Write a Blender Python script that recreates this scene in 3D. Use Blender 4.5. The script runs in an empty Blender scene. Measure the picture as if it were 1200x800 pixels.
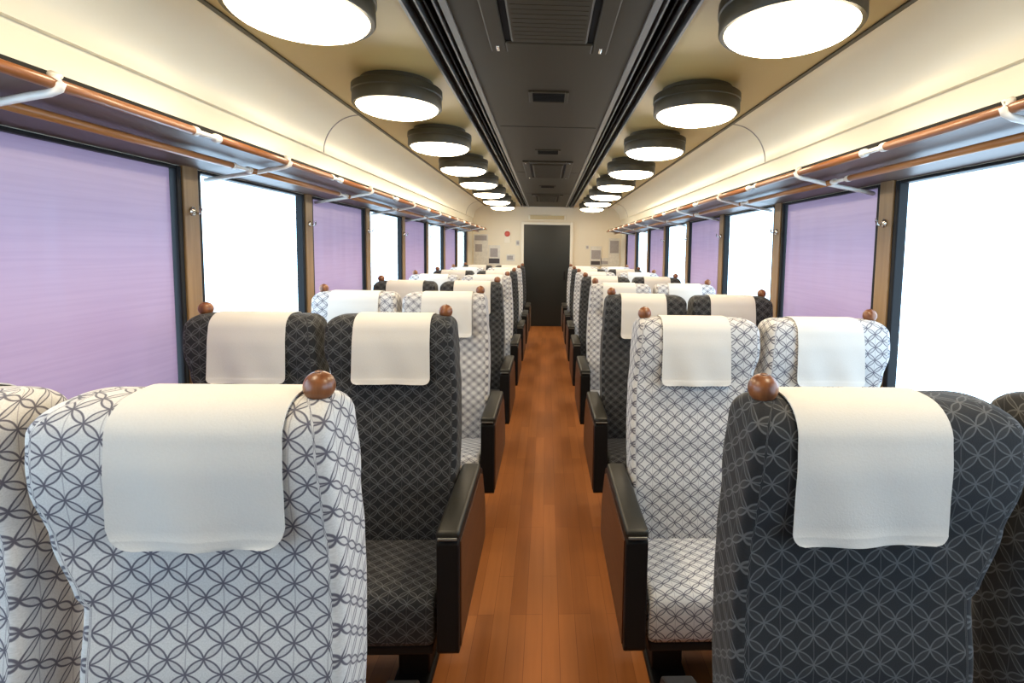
import bpy, bmesh, math, random
from mathutils import Vector, Matrix
random.seed(7)
sc = bpy.context.scene
COL = sc.collection
PI = math.pi

# ------------------------------------------------------------------ helpers
def link(o, parent=None):
    COL.objects.link(o)
    if parent: o.parent = parent
    return o

def obj(name, bm, mat, parent=None, smooth=False, loc=None):
    me = bpy.data.meshes.new(name)
    bmesh.ops.recalc_face_normals(bm, faces=bm.faces[:]) if not bm.faces or True else None
    bm.to_mesh(me); bm.free()
    for m in (mat if isinstance(mat, (list, tuple)) else [mat]): me.materials.append(m)
    if smooth:
        for p in me.polygons: p.use_smooth = True
    o = bpy.data.objects.new(name, me)
    if loc: o.location = loc
    return link(o, parent)

def sharp(o, ang=40):
    bm = bmesh.new(); bm.from_mesh(o.data)
    for e in bm.edges:
        if len(e.link_faces) == 2 and e.calc_face_angle(0) > math.radians(ang): e.smooth = False
    for f in bm.faces: f.smooth = True
    bm.to_mesh(o.data); bm.free()
    return o

def tag(o, label, cat, group=None):
    o['label'] = label; o['category'] = cat
    if group: o['group'] = group
    return o

def thing(name, label, cat, loc=(0, 0, 0), group=None):
    o = bpy.data.objects.new(name, None); o.location = loc; o.empty_display_size = .1
    link(o)
    return tag(o, label, cat, group)

def struct(o):
    o['kind'] = 'structure'; return o

def box(bm, x0, x1, y0, y1, z0, z1, bev=0, seg=2, mi=0):
    r = bmesh.ops.create_cube(bm, size=1)
    vs = r['verts']
    for v in vs:
        v.co = Vector(((x0 + x1) / 2 + v.co.x * (x1 - x0), (y0 + y1) / 2 + v.co.y * (y1 - y0), (z0 + z1) / 2 + v.co.z * (z1 - z0)))
    fs = set(f for v in vs for f in v.link_faces)
    for f in fs: f.material_index = mi
    if bev:
        es = list(set(e for v in vs for e in v.link_edges))
        bmesh.ops.bevel(bm, geom=es, offset=bev, segments=seg, profile=.5, affect='EDGES')
    return bm

def bx(*a, **k): return box(bmesh.new(), *a, **k)

def tube(bm, pts, r, n=10):
    pts = [Vector(p) for p in pts]
    rings = []
    up = Vector((0, 0, 1))
    for i, p in enumerate(pts):
        a = pts[max(i - 1, 0)]; b = pts[min(i + 1, len(pts) - 1)]
        t = (b - a).normalized()
        s = t.cross(up)
        if s.length < 1e-4: s = t.cross(Vector((1, 0, 0)))
        s.normalize(); w = s.cross(t)
        rr = r[i] if isinstance(r, (list, tuple)) else r
        rings.append([bm.verts.new(p + (s * math.cos(2 * PI * k / n) + w * math.sin(2 * PI * k / n)) * rr) for k in range(n)])
    for a, b in zip(rings, rings[1:]):
        for k in range(n): bm.faces.new((a[k], a[(k + 1) % n], b[(k + 1) % n], b[k]))
    bm.faces.new(rings[0]); bm.faces.new(list(reversed(rings[-1])))
    return bm

def lathe(bm, prof, n=48, c=(0, 0, 0)):
    rings = []
    for (r, z) in prof:
        if r < 1e-6: rings.append([bm.verts.new((c[0], c[1], c[2] + z))])
        else: rings.append([bm.verts.new((c[0] + r * math.cos(2 * PI * k / n), c[1] + r * math.sin(2 * PI * k / n), c[2] + z)) for k in range(n)])
    for a, b in zip(rings, rings[1:]):
        for k in range(n):
            k2 = (k + 1) % n
            if len(a) == 1 and len(b) == 1: continue
            if len(a) == 1: bm.faces.new((a[0], b[k2], b[k]))
            elif len(b) == 1: bm.faces.new((a[k], a[k2], b[0]))
            else: bm.faces.new((a[k], a[k2], b[k2], b[k]))
    return bm

def prism(bm, poly, axis, a, b, mi=0):
    """extrude a closed polygon (2D) along an axis: 'y' -> poly is (x,z); 'x' -> poly is (y,z)"""
    f = (lambda p, t: (p[0], t, p[1])) if axis == 'y' else (lambda p, t: (t, p[0], p[1]))
    A = [bm.verts.new(f(p, a)) for p in poly]; B = [bm.verts.new(f(p, b)) for p in poly]
    n = len(poly)
    fs = [bm.faces.new(A), bm.faces.new(list(reversed(B)))]
    for i in range(n): fs.append(bm.faces.new((A[i], B[i], B[(i + 1) % n], A[(i + 1) % n])))
    for q in fs: q.material_index = mi
    return bm

# ---------------------------------------------------------------- materials
def new_mat(name):
    m = bpy.data.materials.new(name); m.use_nodes = True
    nt = m.node_tree; b = nt.nodes['Principled BSDF']
    return m, nt, b

def N(nt, typ, **kw):
    n = nt.nodes.new(typ)
    for k, v in kw.items(): setattr(n, k, v)
    return n

def plain(name, col, rough=.5, metal=0, spec=.5, noise=0, scale=40, bump=0):
    m, nt, b = new_mat(name)
    b.inputs['Base Color'].default_value = (*col, 1); b.inputs['Roughness'].default_value = rough
    b.inputs['Metallic'].default_value = metal; b.inputs['Specular IOR Level'].default_value = spec
    if noise or bump:
        tc = N(nt, 'ShaderNodeTexCoord'); nz = N(nt, 'ShaderNodeTexNoise')
        nz.inputs['Scale'].default_value = scale; nz.inputs['Detail'].default_value = 4
        nt.links.new(tc.outputs['Object'], nz.inputs['Vector'])
        if noise:
            mp = N(nt, 'ShaderNodeMapRange'); mp.inputs['To Min'].default_value = 1 - noise; mp.inputs['To Max'].default_value = 1 + noise
            nt.links.new(nz.outputs['Fac'], mp.inputs['Value'])
            mx = N(nt, 'ShaderNodeMix', data_type='RGBA', blend_type='MULTIPLY'); mx.inputs[0].default_value = 1
            mx.inputs[6].default_value = (*col, 1); nt.links.new(mp.outputs[0], mx.inputs[7])
            nt.links.new(mx.outputs[2], b.inputs['Base Color'])
        if bump:
            bp = N(nt, 'ShaderNodeBump'); bp.inputs['Strength'].default_value = bump; bp.inputs['Distance'].default_value = .002
            nt.links.new(nz.outputs['Fac'], bp.inputs['Height']); nt.links.new(bp.outputs[0], b.inputs['Normal'])
    return m

def math_node(nt, op, a, b=None, c=None):
    n = N(nt, 'ShaderNodeMath', operation=op)
    for i, v in enumerate((a, b, c)):
        if v is None: continue
        if isinstance(v, (int, float)): n.inputs[i].default_value = v
        else: nt.links.new(v, n.inputs[i])
    return n.outputs[0]

def shippo(name, base, line, petal, pu=.054, pv=.046, lw=.035):
    """woven moquette with the interlocking-circle pattern, laid out on the UV map in metres"""
    m, nt, b = new_mat(name)
    uv = N(nt, 'ShaderNodeUVMap', uv_map='fabric')
    sx = N(nt, 'ShaderNodeSeparateXYZ'); nt.links.new(uv.outputs[0], sx.inputs[0])
    M = lambda *a: math_node(nt, *a)
    U = M('DIVIDE', sx.outputs[0], pu); V = M('DIVIDE', sx.outputs[1], pv)
    p = M('ADD', U, V); q = M('SUBTRACT', U, V)
    a = M('ABSOLUTE', M('SUBTRACT', M('FRACT', M('ADD', p, 100.0)), .5))
    c = M('ABSOLUTE', M('SUBTRACT', M('FRACT', M('ADD', q, 100.0)), .5))
    h = .152; R = (.25 + h * h) / (2 * h); CD = .5 - h + R
    d1 = M('SQRT', M('ADD', M('POWER', M('SUBTRACT', CD, a), 2.0), M('POWER', c, 2.0)))
    d2 = M('SQRT', M('ADD', M('POWER', M('SUBTRACT', CD, c), 2.0), M('POWER', a, 2.0)))
    dm = M('MINIMUM', d1, d2)
    e = M('MINIMUM', M('ABSOLUTE', M('SUBTRACT', d1, R)), M('ABSOLUTE', M('SUBTRACT', d2, R)))
    mr = N(nt, 'ShaderNodeMapRange', interpolation_type='SMOOTHSTEP')
    mr.inputs['From Min'].default_value = lw * .5; mr.inputs['From Max'].default_value = lw * 1.6
    mr.inputs['To Min'].default_value = 1; mr.inputs['To Max'].default_value = 0
    nt.links.new(e, mr.inputs['Value'])
    # thin yarn line that joins the crossings up and down
    fu = M('ABSOLUTE', M('SUBTRACT', M('FRACT', M('ADD', U, 100.0)), .5))
    thin = M('MULTIPLY', M('GREATER_THAN', fu, .482), .4)
    mask = M('MAXIMUM', mr.outputs[0], thin)
    inside = M('LESS_THAN', dm, R)
    nz = N(nt, 'ShaderNodeTexNoise'); nz.inputs['Scale'].default_value = 420; nz.inputs['Detail'].default_value = 2
    nt.links.new(uv.outputs[0], nz.inputs['Vector'])
    m1 = N(nt, 'ShaderNodeMix', data_type='RGBA'); m1.inputs[6].default_value = (*base, 1); m1.inputs[7].default_value = (*petal, 1)
    nt.links.new(inside, m1.inputs[0])
    m2 = N(nt, 'ShaderNodeMix', data_type='RGBA'); nt.links.new(m1.outputs[2], m2.inputs[6]); m2.inputs[7].default_value = (*line, 1)
    nt.links.new(mask, m2.inputs[0])
    mp = N(nt, 'ShaderNodeMapRange'); mp.inputs['To Min'].default_value = .75; mp.inputs['To Max'].default_value = 1.25
    nt.links.new(nz.outputs['Fac'], mp.inputs['Value'])
    m3 = N(nt, 'ShaderNodeMix', data_type='RGBA', blend_type='MULTIPLY'); m3.inputs[0].default_value = 1
    nt.links.new(m2.outputs[2], m3.inputs[6]); nt.links.new(mp.outputs[0], m3.inputs[7])
    nt.links.new(m3.outputs[2], b.inputs['Base Color'])
    b.inputs['Roughness'].default_value = .85; b.inputs['Specular IOR Level'].default_value = .25
    b.inputs['Sheen Weight'].default_value = .08; b.inputs['Sheen Roughness'].default_value = .5
    bp = N(nt, 'ShaderNodeBump'); bp.inputs['Strength'].default_value = .25; bp.inputs['Distance'].default_value = .001
    nt.links.new(nz.outputs['Fac'], bp.inputs['Height']); nt.links.new(bp.outputs[0], b.inputs['Normal'])
    return m

def wood(name, c1, c2, axis=1, rough=.35, scale=9):
    m, nt, b = new_mat(name)
    tc = N(nt, 'ShaderNodeTexCoord'); mpg = N(nt, 'ShaderNodeMapping')
    s = [scale * 3] * 3; s[axis] = scale * .25; mpg.inputs['Scale'].default_value = s
    nz = N(nt, 'ShaderNodeTexNoise'); nz.inputs['Scale'].default_value = 1.5; nz.inputs['Detail'].default_value = 6
    nt.links.new(tc.outputs['Object'], mpg.inputs[0]); nt.links.new(mpg.outputs[0], nz.inputs['Vector'])
    cr = N(nt, 'ShaderNodeValToRGB'); cr.color_ramp.elements[0].position = .3; cr.color_ramp.elements[1].position = .7
    cr.color_ramp.elements[0].color = (*c1, 1); cr.color_ramp.elements[1].color = (*c2, 1)
    nt.links.new(nz.outputs['Fac'], cr.inputs[0]); nt.links.new(cr.outputs[0], b.inputs['Base Color'])
    b.inputs['Roughness'].default_value = rough
    return m

def floor_mat():
    m, nt, b = new_mat('plank_flooring')
    tc = N(nt, 'ShaderNodeTexCoord'); mpg = N(nt, 'ShaderNodeMapping'); mpg.inputs['Rotation'].default_value = (0, 0, PI / 2)
    br = N(nt, 'ShaderNodeTexBrick')
    br.inputs['Scale'].default_value = 1; br.inputs['Brick Width'].default_value = .62; br.inputs['Row Height'].default_value = .062
    br.inputs['Mortar Size'].default_value = .0012; br.inputs['Mortar Smooth'].default_value = .3; br.inputs['Bias'].default_value = 0
    br.offset = .37; br.offset_frequency = 3
    br.inputs['Color1'].default_value = (.255, .082, .019, 1); br.inputs['Color2'].default_value = (.335, .115, .029, 1)
    br.inputs['Mortar'].default_value = (.20, .062, .015, 1)
    nt.links.new(tc.outputs['Object'], mpg.inputs[0]); nt.links.new(mpg.outputs[0], br.inputs['Vector'])
    mp2 = N(nt, 'ShaderNodeMapping'); mp2.inputs['Scale'].default_value = (45, 2.5, 1)
    nz = N(nt, 'ShaderNodeTexNoise'); nz.inputs['Scale'].default_value = 1; nz.inputs['Detail'].default_value = 5
    nt.links.new(tc.outputs['Object'], mp2.inputs[0]); nt.links.new(mp2.outputs[0], nz.inputs['Vector'])
    mr = N(nt, 'ShaderNodeMapRange'); mr.inputs['To Min'].default_value = .82; mr.inputs['To Max'].default_value = 1.18
    nt.links.new(nz.outputs['Fac'], mr.inputs['Value'])
    mx = N(nt, 'ShaderNodeMix', data_type='RGBA', blend_type='MULTIPLY'); mx.inputs[0].default_value = 1
    nt.links.new(br.outputs[0], mx.inputs[6]); nt.links.new(mr.outputs[0], mx.inputs[7])
    nt.links.new(mx.outputs[2], b.inputs['Base Color'])
    b.inputs['Roughness'].default_value = .42; b.inputs['Specular IOR Level'].default_value = .22
    return m

def blind_mat():
    m, nt, b = new_mat('purple_blind_cloth')
    out = nt.nodes['Material Output']; nt.nodes.remove(b)
    tc = N(nt, 'ShaderNodeTexCoord'); mpg = N(nt, 'ShaderNodeMapping'); mpg.inputs['Scale'].default_value = (1, 2.2, 85)
    nz = N(nt, 'ShaderNodeTexNoise'); nz.inputs['Scale'].default_value = 1; nz.inputs['Detail'].default_value = 3
    nt.links.new(tc.outputs['Object'], mpg.inputs[0]); nt.links.new(mpg.outputs[0], nz.inputs['Vector'])
    cr = N(nt, 'ShaderNodeValToRGB'); cr.color_ramp.elements[0].position = .25; cr.color_ramp.elements[1].position = .6
    cr.color_ramp.elements[0].color = (.57, .375, .54, 1); cr.color_ramp.elements[1].color = (.63, .42, .585, 1)
    nt.links.new(nz.outputs['Fac'], cr.inputs[0])
    df = N(nt, 'ShaderNodeBsdfDiffuse'); tr = N(nt, 'ShaderNodeBsdfTranslucent'); gl = N(nt, 'ShaderNodeBsdfGlossy')
    gl.inputs['Roughness'].default_value = .3; gl.inputs['Color'].default_value = (.9, .92, 1, 1)
    sc_ = N(nt, 'ShaderNodeMix', data_type='RGBA', blend_type='MULTIPLY'); sc_.inputs[0].default_value = 1
    nt.links.new(cr.outputs[0], sc_.inputs[6]); sc_.inputs[7].default_value = (BT, BT, BT, 1)
    nt.links.new(cr.outputs[0], df.inputs['Color']); nt.links.new(sc_.outputs[2], tr.inputs['Color'])
    ad = N(nt, 'ShaderNodeMixShader'); ad.inputs[0].default_value = .5
    nt.links.new(df.outputs[0], ad.inputs[1]); nt.links.new(tr.outputs[0], ad.inputs[2])
    lw = N(nt, 'ShaderNodeLayerWeight'); lw.inputs['Blend'].default_value = .5
    fr = math_node(nt, 'MULTIPLY_ADD', math_node(nt, 'POWER', lw.outputs['Facing'], 4.0), .08, .09)
    m2 = N(nt, 'ShaderNodeMixShader'); nt.links.new(fr, m2.inputs[0])
    nt.links.new(ad.outputs[0], m2.inputs[1]); nt.links.new(gl.outputs[0], m2.inputs[2])
    nt.links.new(m2.outputs[0], out.inputs['Surface'])
    return m

def glass_mat():
    m, nt, b = new_mat('window_glass')
    out = nt.nodes['Material Output']; nt.nodes.remove(b)
    t = N(nt, 'ShaderNodeBsdfTransparent'); t.inputs[0].default_value = (.96, .98, .98, 1)
    g = N(nt, 'ShaderNodeBsdfGlossy'); g.inputs['Roughness'].default_value = .02
    lw = N(nt, 'ShaderNodeLayerWeight'); lw.inputs['Blend'].default_value = .5
    fo = math_node(nt, 'MULTIPLY_ADD', math_node(nt, 'POWER', lw.outputs['Facing'], 5.0), .5, .03)
    x = N(nt, 'ShaderNodeMixShader'); nt.links.new(fo, x.inputs[0]); nt.links.new(t.outputs[0], x.inputs[1]); nt.links.new(g.outputs[0], x.inputs[2])
    nt.links.new(x.outputs[0], out.inputs['Surface'])
    return m

def lamp_mat(strength):
    m, nt, b = new_mat('lit_opal_glass')
    b.inputs['Base Color'].default_value = (.9, .88, .82, 1); b.inputs['Roughness'].default_value = .3
    b.inputs['Emission Color'].default_value = (1, .82, .56, 1); b.inputs['Emission Strength'].default_value = strength
    return m

BT = .235                     # how much of the daylight the blind lets through
DAY = 6.0                    # overcast daylight outside
LAMP = 29.0
M = {}
M['light'] = shippo('pale_moquette', (.55, .54, .53), (.105, .10, .125), (.47, .46, .46), lw=.038)
M['dark'] = shippo('dark_moquette', (.014, .0145, .017), (.088, .090, .094), (.026, .0265, .028), lw=.030)
M['linen'] = plain('white_linen', (.60, .575, .54), .9, spec=.2, noise=.04, scale=300, bump=.15)
M['ball'] = wood('varnished_walnut', (.10, .032, .012), (.26, .095, .034), 2, .32, 14)
M['panelwood'] = wood('red_brown_panel', (.062, .023, .009), (.105, .038, .015), 1, .42)
M['railwood'] = wood('orange_rail_wood', (.32, .125, .035), (.45, .19, .06), 1, .3)
M['frontrail'] = wood('brown_rail_wood', (.20, .072, .024), (.30, .115, .040), 1, .3)
M['pillar'] = wood('brown_pillar_laminate', (.22, .13, .055), (.31, .19, .085), 2, .35)
M['black'] = plain('black_plastic', (.009, .009, .010), .5, spec=.2, noise=.15, scale=120)
M['pad'] = plain('olive_black_vinyl', (.016, .015, .012), .45, spec=.35, noise=.1, scale=90, bump=.1)
M['steel'] = plain('black_painted_steel', (.012, .011, .011), .55, spec=.15)
M['grey'] = plain('grey_trim_metal', (.22, .22, .21), .35, .6)
M['chrome'] = plain('chrome', (.75, .73, .70), .18, 1)
M['white'] = plain('white_enamel', (.80, .77, .72), .3)
M['cream'] = plain('cream_wall_panel', (.86, .81, .65), .30, spec=.5, noise=.02, scale=5)
M['lower'] = plain('brown_wall_laminate', (.22, .12, .06), .5, noise=.06)
M['tan'] = plain('tan_satin_ceiling', (.52, .385, .15), .38, spec=.5, noise=.03, scale=4)
M['cdark'] = plain('dark_bronze_ceiling', (.042, .033, .020), .48, spec=.2, noise=.05, scale=6)
M['slot'] = plain('black_slot', (.005, .005, .005), .6, spec=.12)
M['bronze'] = plain('dark_bronze_rim', (.034, .029, .015), .42, .1)
M['shelf'] = plain('polished_shelf_underside', (.115, .075, .062), .42, 0, spec=.55, noise=.03, scale=8)
M['endwall'] = plain('cream_end_wall', (.76, .68, .52), .5, noise=.02, scale=5)
M['door'] = plain('dark_door_leaf', (.014, .015, .013), .3, spec=.4)
M['frame'] = plain('pale_door_frame', (.80, .75, .62), .4)
M['paper'] = plain('notice_paper', (.66, .63, .56), .7, noise=.22, scale=26)
M['ink'] = plain('dark_ink', (.06, .05, .05), .6)
M['greyink'] = plain('grey_ink', (.34, .31, .30), .6, noise=.2, scale=40)
M['red'] = plain('red_enamel', (.55, .09, .06), .4)
M['glass'] = glass_mat(); M['blind'] = blind_mat(); M['lamp'] = lamp_mat(LAMP)
M['floor'] = floor_mat()
M['hem'] = plain('purple_hem_bar', (.2, .14, .25), .5)

# ------------------------------------------------------------ measured plan
P = .953                       # seat pitch = window pitch
ARM0 = 1.357                   # front of the second row's armrests
XW = 1.350                     # inner wall face
YB, YE = -1.55, 9.326          # wall behind the camera, far end wall
ZW0, ZW1 = .74, 1.686          # window opening
ZK, ZC = 1.955, 2.178          # spring of the cove, ceiling
XC, XS1, XS2 = 1.111, .4686, .329
PIL0 = 1.988                   # first pillar in view
NW = 8

# -------------------------------------------------------------------- shell
struct(obj('floor', bx(-XW - .1, XW + .1, YB - .1, YE + .1, -.08, 0), M['floor']))

def cove_profile(s):
    pts = []
    for k in range(17):
        a = k / 16 * PI / 2
        pts.append((s * (XC + (1.328 - XC) * math.cos(a)), ZK + (ZC - ZK) * math.sin(a)))
    return pts

for s, side in ((-1, 'left'), (1, 'right')):
    bm = bmesh.new()
    xo = XW + .10
    box(bm, *sorted((s * XW, s * xo)), YB - .1, YE + .1, 0, ZW0, mi=1)
    # upper wall with the vaulted cove
    poly = [(s * XW, ZW1), (s * XW, ZK)] + cove_profile(s) + [(s * XC, ZC + .10), (s * xo, ZC + .10), (s * xo, ZW1)]
    prism(bm, poly, 'y', YB - .1, YE + .1, 0)
    # solid ends beyond the last window
    box(bm, *sorted((s * XW, s * xo)), PIL0 + 7 * P + .075, YE + .1, ZW0, ZW1)
    box(bm, *sorted((s * XW, s * xo)), YB - .1, PIL0 - 3 * P - .04, ZW0, ZW1)
    w = sharp(struct(obj('wall_' + side, bm, [M['cream'], M['lower']])), 30)
    struct(obj('baseboard_' + side, bx(*sorted((s * (XW - .03), s * XW)), YB, YE, 0, .12, bev=.008), M['steel']))

bm = bmesh.new()
box(bm, -XC, -XS1, YB - .1, YE + .1, ZC, ZC + .1, mi=0); box(bm, XS1, XC, YB - .1, YE + .1, ZC, ZC + .1, mi=0)
box(bm, -XS2, XS2, YB - .1, YE + .1, ZC, ZC + .1, mi=1)
box(bm, -XS1, -XS2, YB - .1, YE + .1, ZC + .05, ZC + .1, mi=1); box(bm, XS2, XS1, YB - .1, YE + .1, ZC + .05, ZC + .1, mi=1)
struct(obj('ceiling', bm, [M['tan'], M['cdark']]))

# air-slot channels on both sides of the dark centre strip
tn = [0]
def trim(bm, mat, parent=None):
    tn[0] += 1
    return struct(obj('trim_%d' % tn[0], bm, mat, parent))
for s in (-1, 1):
    bm = bmesh.new()
    for a, b, z in ((XS1 - .006, XS1 + .004, -.010), (.418, .424, -.012), (.392, .397, -.004), (.362, .368, -.012), (XS2 - .004, XS2 + .020, -.008)):
        box(bm, *sorted((s * a, s * b)), YB, YE, ZC + z, ZC + .045, mi=1 if z < -.005 else 0)
    box(bm, *sorted((s * XS2, s * XS1)), YB, YE, ZC + .03, ZC + .05, mi=0)
    trim(bm, [M['slot'], M['grey']])
    # shadow-gap strip along the outer edge of the tan ceiling
    trim(bx(*sorted((s * (XC - .014), s * (XC + .006))), YB, YE, ZC - .006, ZC + .004), M['bronze'])
# cross joints of the ceiling panel
for k in range(4):
    y = 1.40 + 1.906 * k
    trim(bx(-XS2 + .025, XS2 - .025, y - .004, y + .004, ZC - .0015, ZC + .01), M['slot'])
# bowed joint covers across the coves
for y in (3.12, 8.45):
    for s in (-1, 1):
        bm = bmesh.new()
        pr = cove_profile(s)
        a = [bm.verts.new((x - s * .003 * math.cos(k / 16 * PI / 2), y - .004, z - .003 * math.sin(k / 16 * PI / 2))) for k, (x, z) in enumerate(pr)]
        b = [bm.verts.new((x - s * .003 * math.cos(k / 16 * PI / 2), y + .004, z - .003 * math.sin(k / 16 * PI / 2))) for k, (x, z) in enumerate(pr)]
        c = [bm.verts.new((x + s * .003, y - .004, z + .003)) for x, z in pr]
        d = [bm.verts.new((x + s * .003, y + .004, z + .003)) for x, z in pr]
        for k in range(16):
            for p, q in ((a, b), (b, d), (d, c), (c, a)):
                bm.faces.new((p[k], p[k + 1], q[k + 1], q[k]))
        trim(bm, M['greyink'])

# end wall with its door
struct(obj('wall_front', bx(-XW - .1, XW + .1, YE, YE + .1, 0, ZC + .1), M['endwall']))
struct(obj('wall_back', bx(-XW - .1, XW + .1, YB - .1, YB, 0, ZC + .1), M['endwall']))
DW, DH = .4186, 1.853
d = struct(obj('door_1', bx(-DW, DW, YE - .03, YE + .01, 0, DH, bev=.004), M['door']))
bm = bmesh.new()
for s in (-1, 1): box(bm, *sorted((s * DW, s * (DW + .05))), YE - .05, YE + .01, 0, DH + .05, bev=.006)
box(bm, -DW, DW, YE - .05, YE + .01, DH, DH + .05, bev=.006)
obj('door_frame', bm, M['frame'], d)
obj('door_handle', bx(.31, .34, YE - .055, YE - .025, .86, 1.02, bev=.006), M['steel'], d)
# header air grille over the door
g = thing('air_grille', 'long brown slotted air grille on the end wall above the dark door', 'vent', (0, YE, 1.985))
obj('grille_frame', bx(-.34, .34, -.02, 0, -.045, .045, bev=.006), M['frame'], g)
bm = bmesh.new()
for k in range(4): box(bm, -.31, .31, -.026, -.012, -.033 + k * .018, -.021 + k * .018)
obj('slats', bm, M['tan'], g)

def poster(name, label, cat, x, z, w, h, pics):
    t = thing(name, label, cat, (x, YE, z))
    obj('sheet', bx(-w / 2, w / 2, -.012, .004, -h / 2, h / 2, bev=.002), M['paper'], t)
    for (a, b, c, d_, m) in pics:
        obj('printed_block', bx(a * w, b * w, -.015, -.010, c * h, d_ * h), M[m], t)
    return t
poster('notice_board', 'tall pale grey notice board at the left end of the end wall', 'notice board', -1.20, 1.38, .26, .58,
       [(-.42, .42, .30, .46, 'greyink'), (-.38, .1, -.05, .18, 'greyink')])
poster('poster', 'small poster with a dark bottom band left of the dark door', 'poster', -.955, 1.30, .21, .34,
       [(-.35, .3, -.12, .34, 'greyink'), (-.46, .46, -.46, -.2, 'ink')])
poster('poster', 'small pinkish poster with a dark bottom band right of the dark door', 'poster', .90, 1.30, .21, .36,
       [(-.4, .4, -.15, .3, 'greyink'), (-.44, .36, -.44, -.25, 'ink')])
poster('notice_board', 'grey notice board at the right end of the end wall', 'notice board', 1.235, 1.36, .2, .54, [(-.4, .4, .0, .42, 'greyink')])
poster('notice', 'tiny white notice low down on the right of the dark door', 'notice', 1.06, 1.20, .15, .14, [(-.4, .4, -.3, .1, 'greyink')])
poster('notice', 'tiny white notice between the left poster and the dark door', 'notice', -.66, 1.25, .15, .12, [(-.4, .3, -.3, .3, 'greyink')])
poster('warning_sticker', 'small grey square sticker just left of the door frame', 'sticker', -.53, 1.52, .07, .1, [(-.3, .3, -.3, .3, 'greyink')])
poster('warning_sticker', 'small grey square sticker just right of the door frame', 'sticker', .74, 1.46, .06, .07, [(-.3, .3, -.3, .3, 'greyink')])
t = thing('alarm_button', 'round red alarm button on a pale plate left of the dark door', 'alarm', (-.72, YE, 1.65))
obj('plate', bx(-.055, .055, -.012, .004, -.13, .11, bev=.006), M['frame'], t)
bm = lathe(bmesh.new(), [(0, 0), (.05, 0), (.05, .018), (.04, .03), (0, .034)], 24)
bmesh.ops.rotate(bm, verts=bm.verts[:], cent=(0, 0, 0), matrix=Matrix.Rotation(PI / 2, 3, 'X'))
bmesh.ops.translate(bm, verts=bm.verts[:], vec=(0, -.01, .03))
obj('button', bm, M['red'], t, True)

# ------------------------------------------------------ windows and pillars
ORD = ['first', 'second', 'third', 'fourth', 'fifth', 'sixth', 'seventh', 'eighth', 'ninth']
wn = [0]
for s, side in ((-1, 'left'), (1, 'right')):
    for k in range(-3, NW):
        yc = PIL0 + k * P
        bm = bmesh.new()
        box(bm, *sorted((s * (XW - .012), s * (XW + .036))), yc - .041, yc + .041, ZW0 - .04, ZW1 + .01, bev=.004)
        trim(bm, M['pillar'])
        if k < NW and 0 <= k <= 4:
            hy, hz = yc, 1.525
            h = thing('coat_hook', 'small chrome coat hook on the brown %s pillar between the %s and %s windows' % (side, ORD[k], ORD[k + 1]), 'hook', (s * (XW - .012), hy, hz), 'coat hooks on the window pillars')
            bm = lathe(bmesh.new(), [(0, 0), (.017, 0), (.017, .004), (.010, .007), (0, .007)], 20)
            bmesh.ops.rotate(bm, verts=bm.verts[:], cent=(0, 0, 0), matrix=Matrix.Rotation(-s * PI / 2, 3, 'Y'))
            obj('hook_plate', bm, M['chrome'], h, True)
            bm = tube(bmesh.new(), [(-s * .004, 0, 0), (-s * .02, 0, -.008), (-s * .030, 0, -.004), (-s * .034, 0, .010), (-s * .033, 0, .018)], [.004, .004, .004, .0045, .006], 10)
            obj('hook_arm', bm, M['chrome'], h, True)
    for k in range(-3, NW - 1):
        y0, y1 = PIL0 + k * P + .041, PIL0 + (k + 1) * P - .041
        wn[0] += 1
        fw = .024
        bm = bmesh.new()
        xa, xb = sorted((s * (XW - .006), s * (XW + .034)))
        box(bm, xa, xb, y0, y0 + fw, ZW0, ZW1, bev=.004); box(bm, xa, xb, y1 - fw, y1, ZW0, ZW1, bev=.004)
        box(bm, xa, xb, y0 + fw, y1 - fw, ZW0, ZW0 + fw, bev=.004); box(bm, xa, xb, y0 + fw, y1 - fw, ZW1 - .012, ZW1, bev=.004)
        w = struct(obj('window_%d' % wn[0], bm, M['black']))
        xa, xb = sorted((s * (XW + .024), s * (XW + .029)))
        obj('window_pane', bx(xa, xb, y0 + fw * .8, y1 - fw * .8, ZW0 + fw * .8, ZW1 - .010), M['glass'], w)
        # odd windows on the left and even ones on the right have the purple blind down
        number = k + 1        # 0 = the window that ends at the first pillar in view
        if (number % 2 == 0) == (s < 0) and number >= 0:
            bm = bmesh.new()
            ya, yb = y0 + fw + .006, y1 - fw - .010
            nseg = 40
            xs = s * (XW + .014)
            v0 = []
            for i in range(nseg + 1):
                y = ya + (yb - ya) * i / nseg
                wv = .0010 * math.sin(i * .55) + .0006 * math.sin(i * 1.3 + k)
                v0.append((xs + s * wv, y))
            rows = [[bm.verts.new((x, y, z)) for x, y in v0] for z in (ZW0 + .05, 1.0, 1.3, ZW1 - .012)]
            for a, b in zip(rows, rows[1:]):
                for i in range(nseg): bm.faces.new((a[i], a[i + 1], b[i + 1], b[i]))
            bl = thing('roller_blind', 'purple roller blind drawn down over the %s window on the %s' % (ORD[max(number, 0)], side) if number >= 0 else 'purple roller blind beside the camera on the right', 'blind', (xs, (ya + yb) / 2, ZW1), 'purple window blinds')
            inv = bl.matrix_basis.inverted()
            bmesh.ops.translate(bm, verts=bm.verts[:], vec=-bl.location)
            c = obj('blind_cloth', bm, M['blind'], bl, True)
            obj('hem_bar', bx(-.006, .006, ya - bl.location.y, yb - bl.location.y, ZW0 + .038 - ZW1, ZW0 + .06 - ZW1, bev=.003), M['hem'], bl)

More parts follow.
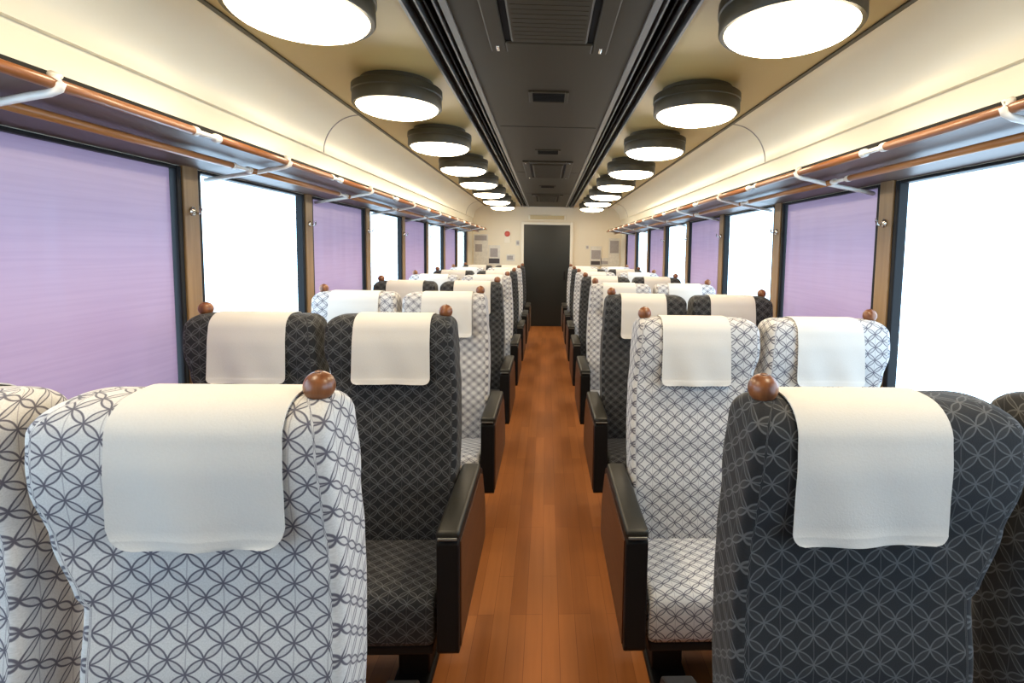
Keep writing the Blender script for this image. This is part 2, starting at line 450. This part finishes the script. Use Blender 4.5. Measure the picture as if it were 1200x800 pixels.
# -------------------------------------------------------------- luggage racks
XR, ZR, XM, ZM = 1.030, 1.730, 1.150, 1.690
Y0R, Y1R = YB + .02, 8.75
for s, side in ((-1, 'left'), (1, 'right')):
    r = thing('luggage_rack', 'long luggage rack with orange wooden rails above the %s windows' % side, 'luggage rack', (s * XW, 0, ZW1), 'overhead luggage racks')
    o = Vector((s * XW, 0, ZW1))
    L = lambda x, z: (s * x - s * XW, z - ZW1)
    bm = bmesh.new()
    poly = [L(XW, 1.688), L(1.045, 1.726), L(1.045, 1.742), L(XW, 1.716)]
    prism(bm, poly, 'y', Y0R, Y1R)
    obj('shelf_panel', bm, M['shelf'], r)
    bm = bmesh.new()
    prism(bm, [L(1.052, 1.742), L(1.040, 1.742), L(1.040, 1.7555), L(1.052, 1.7555)], 'y', Y0R, Y1R)
    obj('edge_strip', bm, M['slot'], r)
    nb = 11
    for k in range(nb):
        yb = 2.08 + (k - 3) * P
        ya_, yb_ = max(yb - P / 2 + .05, Y0R), min(yb + P / 2 - .05, Y1R)
        if yb_ - ya_ < .1: continue
        for (x, z, rad, off) in ((XR, ZR, .0125, 0), (XM, ZM, .0115, .38)):
            X, Z = L(x, z)
            a_, b_ = max(ya_ + off, Y0R), min(yb_ + off, Y1R)
            if b_ - a_ < .1: continue
            obj('wooden_rail', tube(bmesh.new(), [(X, a_, Z), (X, b_, Z)], rad, 14), M['frontrail' if x == XR else 'railwood'], r, True)
            if b_ + .10 < Y1R:
                bm = tube(bmesh.new(), [(X, b_ - .012, Z), (X, b_ + .112, Z)], rad * .62, 12)
                for e in (b_, b_ + .10): tube(bm, [(X, e - .009, Z), (X, e + .009, Z)], rad * 1.08, 14)
                obj('rail_joint', bm, M['white'], r, True)
        if yb < Y1R - .1 and yb > Y0R + .1:
            pts = [L(XR + .004, ZR + .019), L(XR - .013, ZR + .012), L(XR - .017, ZR), L(XR - .012, ZR - .012), L(XR + .008, ZR - .020), L(XR + .04, 1.704), L(XM, ZM - .003), L(1.25, 1.670), L(XW - .002, 1.652)]
            bm = tube(bmesh.new(), [(p[0], yb, p[1]) for p in pts], .0085, 10)
            obj('bracket', bm, M['white'], r, True)

# -------------------------------------------------------------- ceiling lamps
RX, LZ, L0, LR = .712, 2.058, 1.5421, .187
def make_lamp(loc):
    t = thing('ceiling_lamp', '', 'ceiling lamp', loc, 'round ceiling lamps')
    h = ZC - LZ
    bm = lathe(bmesh.new(), [(0, 0), (.165, 0), (.165, -.030), (.200, -.030), (.205, -.034), (.206, -h * .52), (.202, -h * .56), (.203, -h * .95), (.199, -h * 1.0), (LR, -h * 1.0), (LR, -h * .8), (0, -h * .8)], 64)
    sharp(obj('rim', bm, M['bronze'], t), 35)
    pr = [(LR - .001, -h * .88), (LR - .002, -h * .99)]
    for k in range(1, 9):
        a = k / 8 * PI / 2
        pr.append(((LR - .003) * math.cos(a), -h * .99 - .042 * math.sin(a)))
    pr[-1] = (0, pr[-1][1])
    obj('diffuser', lathe(bmesh.new(), pr, 64), M['lamp'], t, True)
    return t
def copy_tree(src, parent=None):
    c = src.copy(); COL.objects.link(c)
    if parent: c.parent = parent
    for ch in src.children: copy_tree(ch, c)
    return c
lamp0 = None
for s, side in ((-1, 'left'), (1, 'right')):
    for k in range(-1, 8):
        loc = (s * RX, L0 + k * P, ZC)
        if lamp0 is None: lamp0 = make_lamp(loc); t = lamp0
        else: t = copy_tree(lamp0)
        t.location = loc
        if k < 0: t['label'] = 'round lit ceiling lamp overhead %s the camera on the %s' % ('just before' if k == -1 else 'behind', side)
        else: t['label'] = 'round lit ceiling lamp in dark rim, %s from the camera in the %s row' % (ORD[k], side)

# ------------------------------------------------- things on the ceiling strip
def grille(y0, y1, label):
    t = thing('ceiling_grille', label, 'air grille', (0, (y0 + y1) / 2, ZC), 'return air grilles')
    hy = (y1 - y0) / 2
    bm = bmesh.new()
    for s in (-1, 1): box(bm, *sorted((s * .165, s * .225)), -hy, hy, -.012, 0, bev=.006)
    for s in (-1, 1): box(bm, -.165, .165, *sorted((s * (hy - .09), s * hy)), -.012, 0, bev=.006)
    obj('grille_frame', bm, M['cdark'], t)
    bm = bmesh.new()
    box(bm, -.140, .140, -hy + .115, hy - .115, -.020, -.002, bev=.008)
    n = 26
    for i in range(n):
        yy = -hy + .15 + (2 * hy - .30) * i / (n - 1)
        box(bm, -.125, .125, yy - .004, yy + .004, -.0212, -.018)
    obj('louvre_panel', bm, M['cdark'], t)
    obj('recess', bx(-.165, .165, -hy + .09, hy - .09, -.003, 0), M['slot'], t)
    for s in (-1, 1):
        for q in (-1, 1):
            obj('latch', bx(s * .195 - .006, s * .195 + .006, q * (hy - .045) - .022, q * (hy - .045) + .022, -.018, -.010, bev=.003), M['chrome'], t)
grille(.95, 2.06, 'large dark ceiling air grille nearest the camera')
grille(4.55, 5.60, 'large dark ceiling air grille in the middle of the carriage')
grille(7.25, 8.30, 'large dark ceiling air grille near the far end wall')
for i, y in enumerate((2.66, 4.12, 6.35)):
    t = thing('ceiling_speaker', ['small square black speaker vent just past the nearest ceiling grille', 'small square black speaker vent just before the middle ceiling grille', 'small square black speaker vent between the middle and far ceiling grilles'][i], 'speaker vent', (0, y, ZC), 'square speaker vents')
    bm = bmesh.new()
    for s in (-1, 1): box(bm, *sorted((s * .082, s * .10)), -.09, .09, -.008, 0, bev=.003); box(bm, -.082, .082, *sorted((s * .075, s * .09)), -.008, 0, bev=.003)
    obj('vent_frame', bm, M['cdark'], t)
    bm = bx(-.082, .082, -.075, .075, -.003, 0)
    for k in range(8): box(bm, -.078, .078, -.066 + k * .018, -.060 + k * .018, -.006, -.002)
    obj('vent_mesh', bm, M['slot'], t)

# ------------------------------------------------------------------- seats
ZT = 1.162
def lerp_tab(tab, z):
    if z <= tab[0][0]: return tab[0][1]
    for (a, va), (b, vb) in zip(tab, tab[1:]):
        if z <= b:
            u = (z - a) / (b - a); u = u * u * (3 - 2 * u)
            return va + (vb - va) * u
    return tab[-1][1]
FRONT = [(.34, .335), (.44, .330), (.56, .335), (.72, .358), (.88, .384), (.97, .396), (1.06, .398), (1.13, .406)]
THICK = [(.34, .130), (.7, .135), (.95, .135), (1.06, .150), (1.13, .142)]
INNER = [(.34, .160), (.858, .155), (.872, .169), (.96, .203), (1.04, .225), (1.13, .225)]    # half width towards the neighbouring seat
OUTER = [(.34, .237), (.62, .238), (.75, .240), (.90, .235), (1.0, .226), (1.13, .217)]                   # half width towards aisle or wall
RT = .050
def sections(m):
    """(z, x_minus, x_plus, y_front, y_back) from bottom to top; m=+1: outer side is +x"""
    out = []
    zs = [.34 + (ZT - RT - .34) * i / 54 for i in range(55)]
    for z in zs:
        i_, o_ = lerp_tab(INNER, z), lerp_tab(OUTER, z)
        f, t = lerp_tab(FRONT, z), lerp_tab(THICK, z)
        out.append((z, i_, o_, f, f + t))
    z0, i0, o0, f0, b0 = out[-1]
    for k in range(1, 9):
        a = k / 8 * PI / 2
        q = 1 - math.cos(a)
        out.append((z0 + RT * math.sin(a), i0 - .055 * q ** 1.0, o0 - .034 * q, f0 + .058 * q, b0 - .058 * q))
    return [(z, -(i if m > 0 else o), (o if m > 0 else i), f, b) for z, i, o, f, b in out]

def rrect(cx, cy, hw, ht, rf, rb):
    """80 points round a rounded rectangle from the middle of the front, counter-clockwise"""
    rf = min(rf, ht * .96); rb = min(rb, ht * .96)
    pts = []
    seg = lambda a, b, n: pts.extend(((a[0] + (b[0] - a[0]) * k / n, a[1] + (b[1] - a[1]) * k / n)) for k in range(n))
    def arc(c, r, a0):
        for k in range(8):
            a = a0 + PI / 2 * k / 8
            pts.append((c[0] + r * math.cos(a), c[1] + r * math.sin(a)))
    x0, x1, y0, y1 = cx - hw, cx + hw, cy - ht, cy + ht
    seg((cx, y0), (x1 - rf, y0), 8); arc((x1 - rf, y0 + rf), rf, -PI / 2)
    seg((x1, y0 + rf), (x1, y1 - rb), 8); arc((x1 - rb, y1 - rb), rb, 0)
    seg((x1 - rb, y1), (x0 + rb, y1), 16); arc((x0 + rb, y1 - rb), rb, PI / 2)
    seg((x0, y1 - rb), (x0, y0 + rf), 8); arc((x0 + rf, y0 + rf), rf, PI)
    seg((x0 + rf, y0), (cx, y0), 8)
    return pts

def backrest_bm(m):
    bm = bmesh.new(); uvl = bm.loops.layers.uv.new('fabric')
    n = 80
    S = sections(m)
    grid = []; arcs = []; vv = []
    vacc = 0; prev = None
    for (z, xa, xb, f, b) in S:
        cx, hw, cy, ht = (xa + xb) / 2, (xb - xa) / 2, (f + b) / 2, (b - f) / 2
        pts = []
        for (x, y) in rrect(cx, cy, hw, ht, .020, .034):
            s = y - cy
            if s < 0:                              # shallow hollow with soft side bolsters
                u = (x - cx) / hw
                y += .012 * max(0, 1 - u ** 4) * (1 if z < .95 else max(0, (1.02 - z) / .07)) 
            pts.append(Vector((x, y, z)))
        if prev is not None: vacc += (Vector((0, f, z)) - prev).length
        prev = Vector((0, f, z)); vv.append(vacc)
        us_ = []
        for q, p in enumerate(pts):
            if q <= 8 or q >= 72: u = p.x                                   # front face
            elif q < 40: u = .235 + (p.y - f)                               # right flank and half the back
            else: u = -.235 - (p.y - f)
            if 32 <= q < 40: u += (xb - p.x)
            elif 40 <= q < 48: u -= (p.x - xa)
            us_.append(u)
        arcs.append(us_)
        grid.append([bm.verts.new(p) for p in pts])
    for i in range(len(grid) - 1):
        for k in range(n):
            k2 = (k + 1) % n
            fc = bm.faces.new((grid[i][k], grid[i][k2], grid[i + 1][k2], grid[i + 1][k]))
            us = [arcs[i][k], arcs[i][k2], arcs[i + 1][k2], arcs[i + 1][k]]
            for lp, u, v in zip(fc.loops, us, (vv[i], vv[i], vv[i + 1], vv[i + 1])): lp[uvl].uv = (u, v)
    top = bm.faces.new(grid[-1])
    for lp, u in zip(top.loops, arcs[-1]): lp[uvl].uv = (lp.vert.co.x, vv[-1] + lp.vert.co.y - S[-1][3])
    bot = bm.faces.new(list(reversed(grid[0])))
    for lp in bot.loops: lp[uvl].uv = (lp.vert.co.x, lp.vert.co.y)
    return bm

def cover_path():
    S = sections(1)
    fr = [(f, z) for z, a, b, f, bk in S]; bk = [(b, z) for z, a, c, f, b in S]
    return fr, bk

def cover_bm(w=.256, drop=.232, seed=1, rc=.020):
    rnd = random.Random(seed)
    fr, bk = cover_path()
    zb = ZT - drop
    path = [p for p in fr if p[1] > zb + .012]
    z0 = path[0][1]
    lo = [(lerp_tab(FRONT, zb + (z0 - zb) * i / 8), zb + (z0 - zb) * i / 8) for i in range(8)]
    path = lo + path + [p for p in reversed(bk) if p[1] > ZT - .14]
    # outward offset
    P2 = []
    for i, (y, z) in enumerate(path):
        a = path[max(0, i - 1)]; b = path[min(len(path) - 1, i + 1)]
        ty, tz = b[0] - a[0], b[1] - a[1]; l = math.hypot(ty, tz) or 1
        P2.append((y - tz / l * .005, z + ty / l * .005))
    L = [0]
    for a, b in zip(P2, P2[1:]): L.append(L[-1] + math.hypot(b[0] - a[0], b[1] - a[1]))
    bm = bmesh.new(); nx = 28; rows = []
    ph = [rnd.uniform(0, 6) for _ in range(4)]
    for i, (y, z) in enumerate(P2):
        s = L[i]
        cut = 0
        if s < rc: cut = rc - math.sqrt(max(0, rc * rc - (rc - s) ** 2))
        se = L[-1] - s
        if se < rc: cut = rc - math.sqrt(max(0, rc * rc - (rc - se) ** 2))
        hem = -.0007 if s < .018 else 0
        flare = .012 * (1 - min(1, s / .25))
        row = []
        for k in range(nx + 1):
            u = -1 + 2 * k / nx
            hw = w / 2 - cut - .004 + flare * .3
            x = u * hw
            fall = max(0, 1 - s / .2)
            wob = -.004 * fall + fall * (  .0034 * math.sin(3.1 * u + ph[0]) + .0018 * math.sin(6.3 * u + ph[1] + s * 20)) - .0012 * fall
            edge = -.002 * abs(u) ** 6 * fall
            row.append(bm.verts.new((x, y + hem + wob + edge, z)))
        rows.append(row)
    # the cloth has two faces and a closed edge
    inner = []
    for i, row in enumerate(rows):
        a = P2[max(0, i - 1)]; b = P2[min(len(P2) - 1, i + 1)]
        ty, tz = b[0] - a[0], b[1] - a[1]; l = math.hypot(ty, tz) or 1
        inner.append([bm.verts.new((v.co.x, v.co.y + tz / l * .0022, v.co.z - ty / l * .0022)) for v in row])
    nr = len(rows)
    for i in range(nr - 1):
        for k in range(nx):
            bm.faces.new((rows[i][k], rows[i][k + 1], rows[i + 1][k + 1], rows[i + 1][k]))
            bm.faces.new((inner[i][k], inner[i + 1][k], inner[i + 1][k + 1], inner[i][k + 1]))
        for k in (0, nx): bm.faces.new((rows[i][k], inner[i][k], inner[i + 1][k], rows[i + 1][k]))
    for i in (0, nr - 1):
        for k in range(nx): bm.faces.new((rows[i][k], rows[i][k + 1], inner[i][k + 1], inner[i][k]))
    return bm

def box_uv(bm):
    uvl = bm.loops.layers.uv.get('fabric') or bm.loops.layers.uv.new('fabric')
    zt = max(v.co.z for v in bm.verts); yf = min(v.co.y for v in bm.verts)
    for f in bm.faces:
        nrm = f.normal
        for lp in f.loops:
            c = lp.vert.co
            if abs(nrm.x) > .8: lp[uvl].uv = (c.y, c.z)
            elif nrm.z > -.2 : lp[uvl].uv = (c.x, c.y + c.z)
            else: lp[uvl].uv = (c.x, c.y)

def cushion_bm():
    bm = bmesh.new()
    # profile in (y,z), rounded nose, lofted across x with softened ends
    prof = []
    yf, yb, zt, zb = .002, .40, .430, .276
    r = .045
    for k in range(9):
        a = k / 8 * PI / 2
        prof.append((yf + r - r * math.cos(a), zt - r + r * math.sin(a)))
    prof += [(.15, .422), (.25, .408), (.33, .397), (yb, .392)]
    back = [(yb, zb), (.2, zb), (yf + .03, zb), (yf + .008, zb + .006), (yf, zb + .022)]
    poly = prof + back
    cy = sum(p[0] for p in poly) / len(poly); cz = (zt + zb) / 2
    hw = .2360; ring = []
    for xs, sc_ in ((-hw, .86), (-hw + .003, .93), (-hw + .010, .98), (-hw + .022, 1), (-.12, 1.0), (0, .995), (.12, 1.0), (hw - .022, 1), (hw - .010, .98), (hw - .003, .93), (hw, .86)):
        ring.append([bm.verts.new((xs, .2 + (y - .2) * (1 - (1 - sc_) * .18), cz + (z - cz) * sc_)) for y, z in poly])
    n = len(poly)
    for a, b in zip(ring, ring[1:]):
        for k in range(n): bm.faces.new((a[k], b[k], b[(k + 1) % n], a[(k + 1) % n]))
    bm.faces.new(ring[0]); bm.faces.new(list(reversed(ring[-1])))
    bmesh.ops.recalc_face_normals(bm, faces=bm.faces[:])
    bm.normal_update(); box_uv(bm)
    return bm

def base_bm():
    bm = bmesh.new()
    box(bm, -.233, .233, .016, .50, .246, .279, bev=.008)
    return bm

def arm_bm(m):
    bm = bmesh.new()
    x0, x1 = sorted((m * .2455, m * .308))
    poly = [(0, .268), (.010, .256), (.60, .256), (.615, .30), (.60, .42), (.52, .575), (.47, .598), (.012, .598), (0, .585)]
    prism(bm, poly, 'x', x0, x1)
    bmesh.ops.recalc_face_normals(bm, faces=bm.faces[:])
    bmesh.ops.bevel(bm, geom=bm.edges[:], offset=.004, segments=2, affect='EDGES', profile=.5)
    return bm
def arm_panel_bm(m):
    bm = bmesh.new()
    x0, x1 = sorted((m * .306, m * .3115))
    prism(bm, [(.022, .270), (.585, .270), (.595, .31), (.578, .42), (.505, .558), (.46, .580), (.022, .580)], 'x', x0, x1)
    return bm
def arm_pad_bm(m):
    bm = bmesh.new()
    x0, x1 = sorted((m * .244, m * .311))
    box(bm, x0, x1, -.004, .455, .594, .624, bev=.011, seg=3)
    return bm

def ball_bm(m):
    # turned wooden ball with a small flat crown
    pr = [(0, -.0243)]
    for k in range(1, 20):
        a = -PI / 2 + k / 20 * PI
        pr.append((.0242 * math.cos(a), .0242 * math.sin(a)))
    pr += [(.006, .0243), (.005, .0236), (0, .0236)]
    return lathe(bmesh.new(), pr, 32, (m * KX, KY, ZT + .0135))
KX, KY = .182, .472
def stem_bm(m):
    return lathe(bmesh.new(), [(0, -.03), (.013, -.03), (.013, -.012), (.017, -.010), (.017, -.004), (.011, 0), (.011, .004), (0, .004)], 20, (m * KX, KY, ZT))

def make_seat(kind, m, km, arm, cover_seed, row1):
    fab = M[kind]
    t = thing('train_seat', '', 'seat', (0, 0, 0))
    obj('seat_cushion', cushion_bm(), fab, t, True)
    b = obj('backrest', backrest_bm(m), fab, t, True)
    # hinge of the reclining back
    piv = Vector((0, .40, .36))
    b.data.transform(Matrix.Translation(-piv)); b.location = piv
    c = sharp(obj('headrest_cover', cover_bm(seed=cover_seed, drop=.212 if row1 else .232, rc=.036 if row1 and kind == 'light' else .020), M['linen'], b), 60)
    k = obj('grab_knob', ball_bm(km), M['ball'], b, True)
    kst = obj('knob_stem', stem_bm(km), M['steel'], b, True)
    for q in (c, k, kst): q.data.transform(Matrix.Translation(-piv))
    obj('seat_base', base_bm(), M['steel'], t)
    bm = bmesh.new()
    box(bm, m * .13 - .05, m * .13 + .05, .20, .44, .02, .25, bev=.006)
    box(bm, m * .13 - .06, m * .13 + .06, .10, .56, 0, .03, bev=.008)
    obj('pedestal', bm, M['steel'], t)
    if arm:
        a = obj('armrest', arm_bm(m), M['black'], t)
        obj('wood_panel', arm_panel_bm(m), M['panelwood'], a)
        sharp(obj('arm_pad', arm_pad_bm(m), M['pad'], a), 50)
        obj('front_lip', bx(*sorted((m * .250, m * .304)), -.0065, .004, .598, .606, bev=.002), M['grey'], a)
    return t

AX, WX = .5410, 1.0160        # seat centres: aisle seat, window seat
proto = {}
def seat(kind, m, km, arm, x, y, label, group, row1=False, wide=1.0):
    key = (kind, m, km, arm, row1)
    if key not in proto: proto[key] = t = make_seat(kind, m, km, arm, len(proto), row1)
    else: t = copy_tree(proto[key])
    t.location = (x, y, 0); t['label'] = label; t['group'] = group
    for c in t.children:
        if c.name.startswith('backrest'):
            c.rotation_euler = (math.radians(4.6) if row1 else 0, 0, 0)
            c.location.z = .36
            for g in c.children:
                if g.name.startswith('headrest_cover'): g.scale.x = wide * random.uniform(.99, 1.01); g.location.x = km * ((.030 if row1 else .010) if arm else 0) + random.uniform(-.003, .003)
    return t
NR = 8
for k in range(NR):
    y = ARM0 + (k - 1) * P
    for s, side in ((-1, 'left'), (1, 'right')):
        light = (k % 2 == 0) == (s < 0)
        kind = 'light' if light else 'dark'
        tone = 'pale patterned' if light else 'dark patterned'
        rown = 'nearest row' if k == 0 else '%s row from the camera' % ORD[k]
        grp = ('pale' if light else 'dark') + ' moquette seats'
        seat(kind, -s, -s, True, s * AX, y, '%s aisle seat with white head cover, %s on the %s' % (tone, rown, side), grp, k == 0, (1.02 if k == 0 else 1.06) if s < 0 else .97)
        seat(kind, -s, s, False, s * WX, y, '%s window seat with white head cover, %s on the %s' % (tone, rown, side), grp, k == 0, 1.04 if s < 0 else .97)

# ------------------------------------------------------------------ daylight
w = bpy.data.worlds.new('overcast_sky'); sc.world = w; w.use_nodes = True
bg = w.node_tree.nodes['Background']; bg.inputs['Color'].default_value = (.56, .77, 1.0, 1); bg.inputs['Strength'].default_value = DAY

# -------------------------------------------------------------------- camera
cam = bpy.data.cameras.new('camera'); co = bpy.data.objects.new('camera', cam); COL.objects.link(co)
yaw, pitch, roll = .0375, .0785, .0151
R0 = Vector((math.cos(yaw), -math.sin(yaw), 0))
F0 = Vector((math.sin(yaw) * math.cos(pitch), math.cos(yaw) * math.cos(pitch), -math.sin(pitch)))
U0 = Vector((math.sin(yaw) * math.sin(pitch), math.cos(yaw) * math.sin(pitch), math.cos(pitch)))
R = R0 * math.cos(roll) + U0 * math.sin(roll); U = U0 * math.cos(roll) - R0 * math.sin(roll); B = -F0
co.matrix_world = Matrix(((R.x, U.x, B.x, .0007), (R.y, U.y, B.y, 0), (R.z, U.z, B.z, 1.40), (0, 0, 0, 1)))
cam.sensor_width = 36; cam.sensor_fit = 'HORIZONTAL'; cam.lens = 596.4855 / 1200 * 36
cam.shift_x = (600 - 662.6458) / 1200; cam.shift_y = (340.0275 - 400) / 1200
cam.clip_start = .02
sc.camera = co

vs = sc.view_settings
sc.display_settings.display_device = 'sRGB'
vs.view_transform = 'Standard'; vs.look = 'None'; vs.gamma = 1; vs.use_curve_mapping = False
vs.exposure = 0.0
sc.cycles.max_bounces = 10; sc.cycles.diffuse_bounces = 6; sc.cycles.transparent_max_bounces = 8
sc.cycles.use_denoising = True
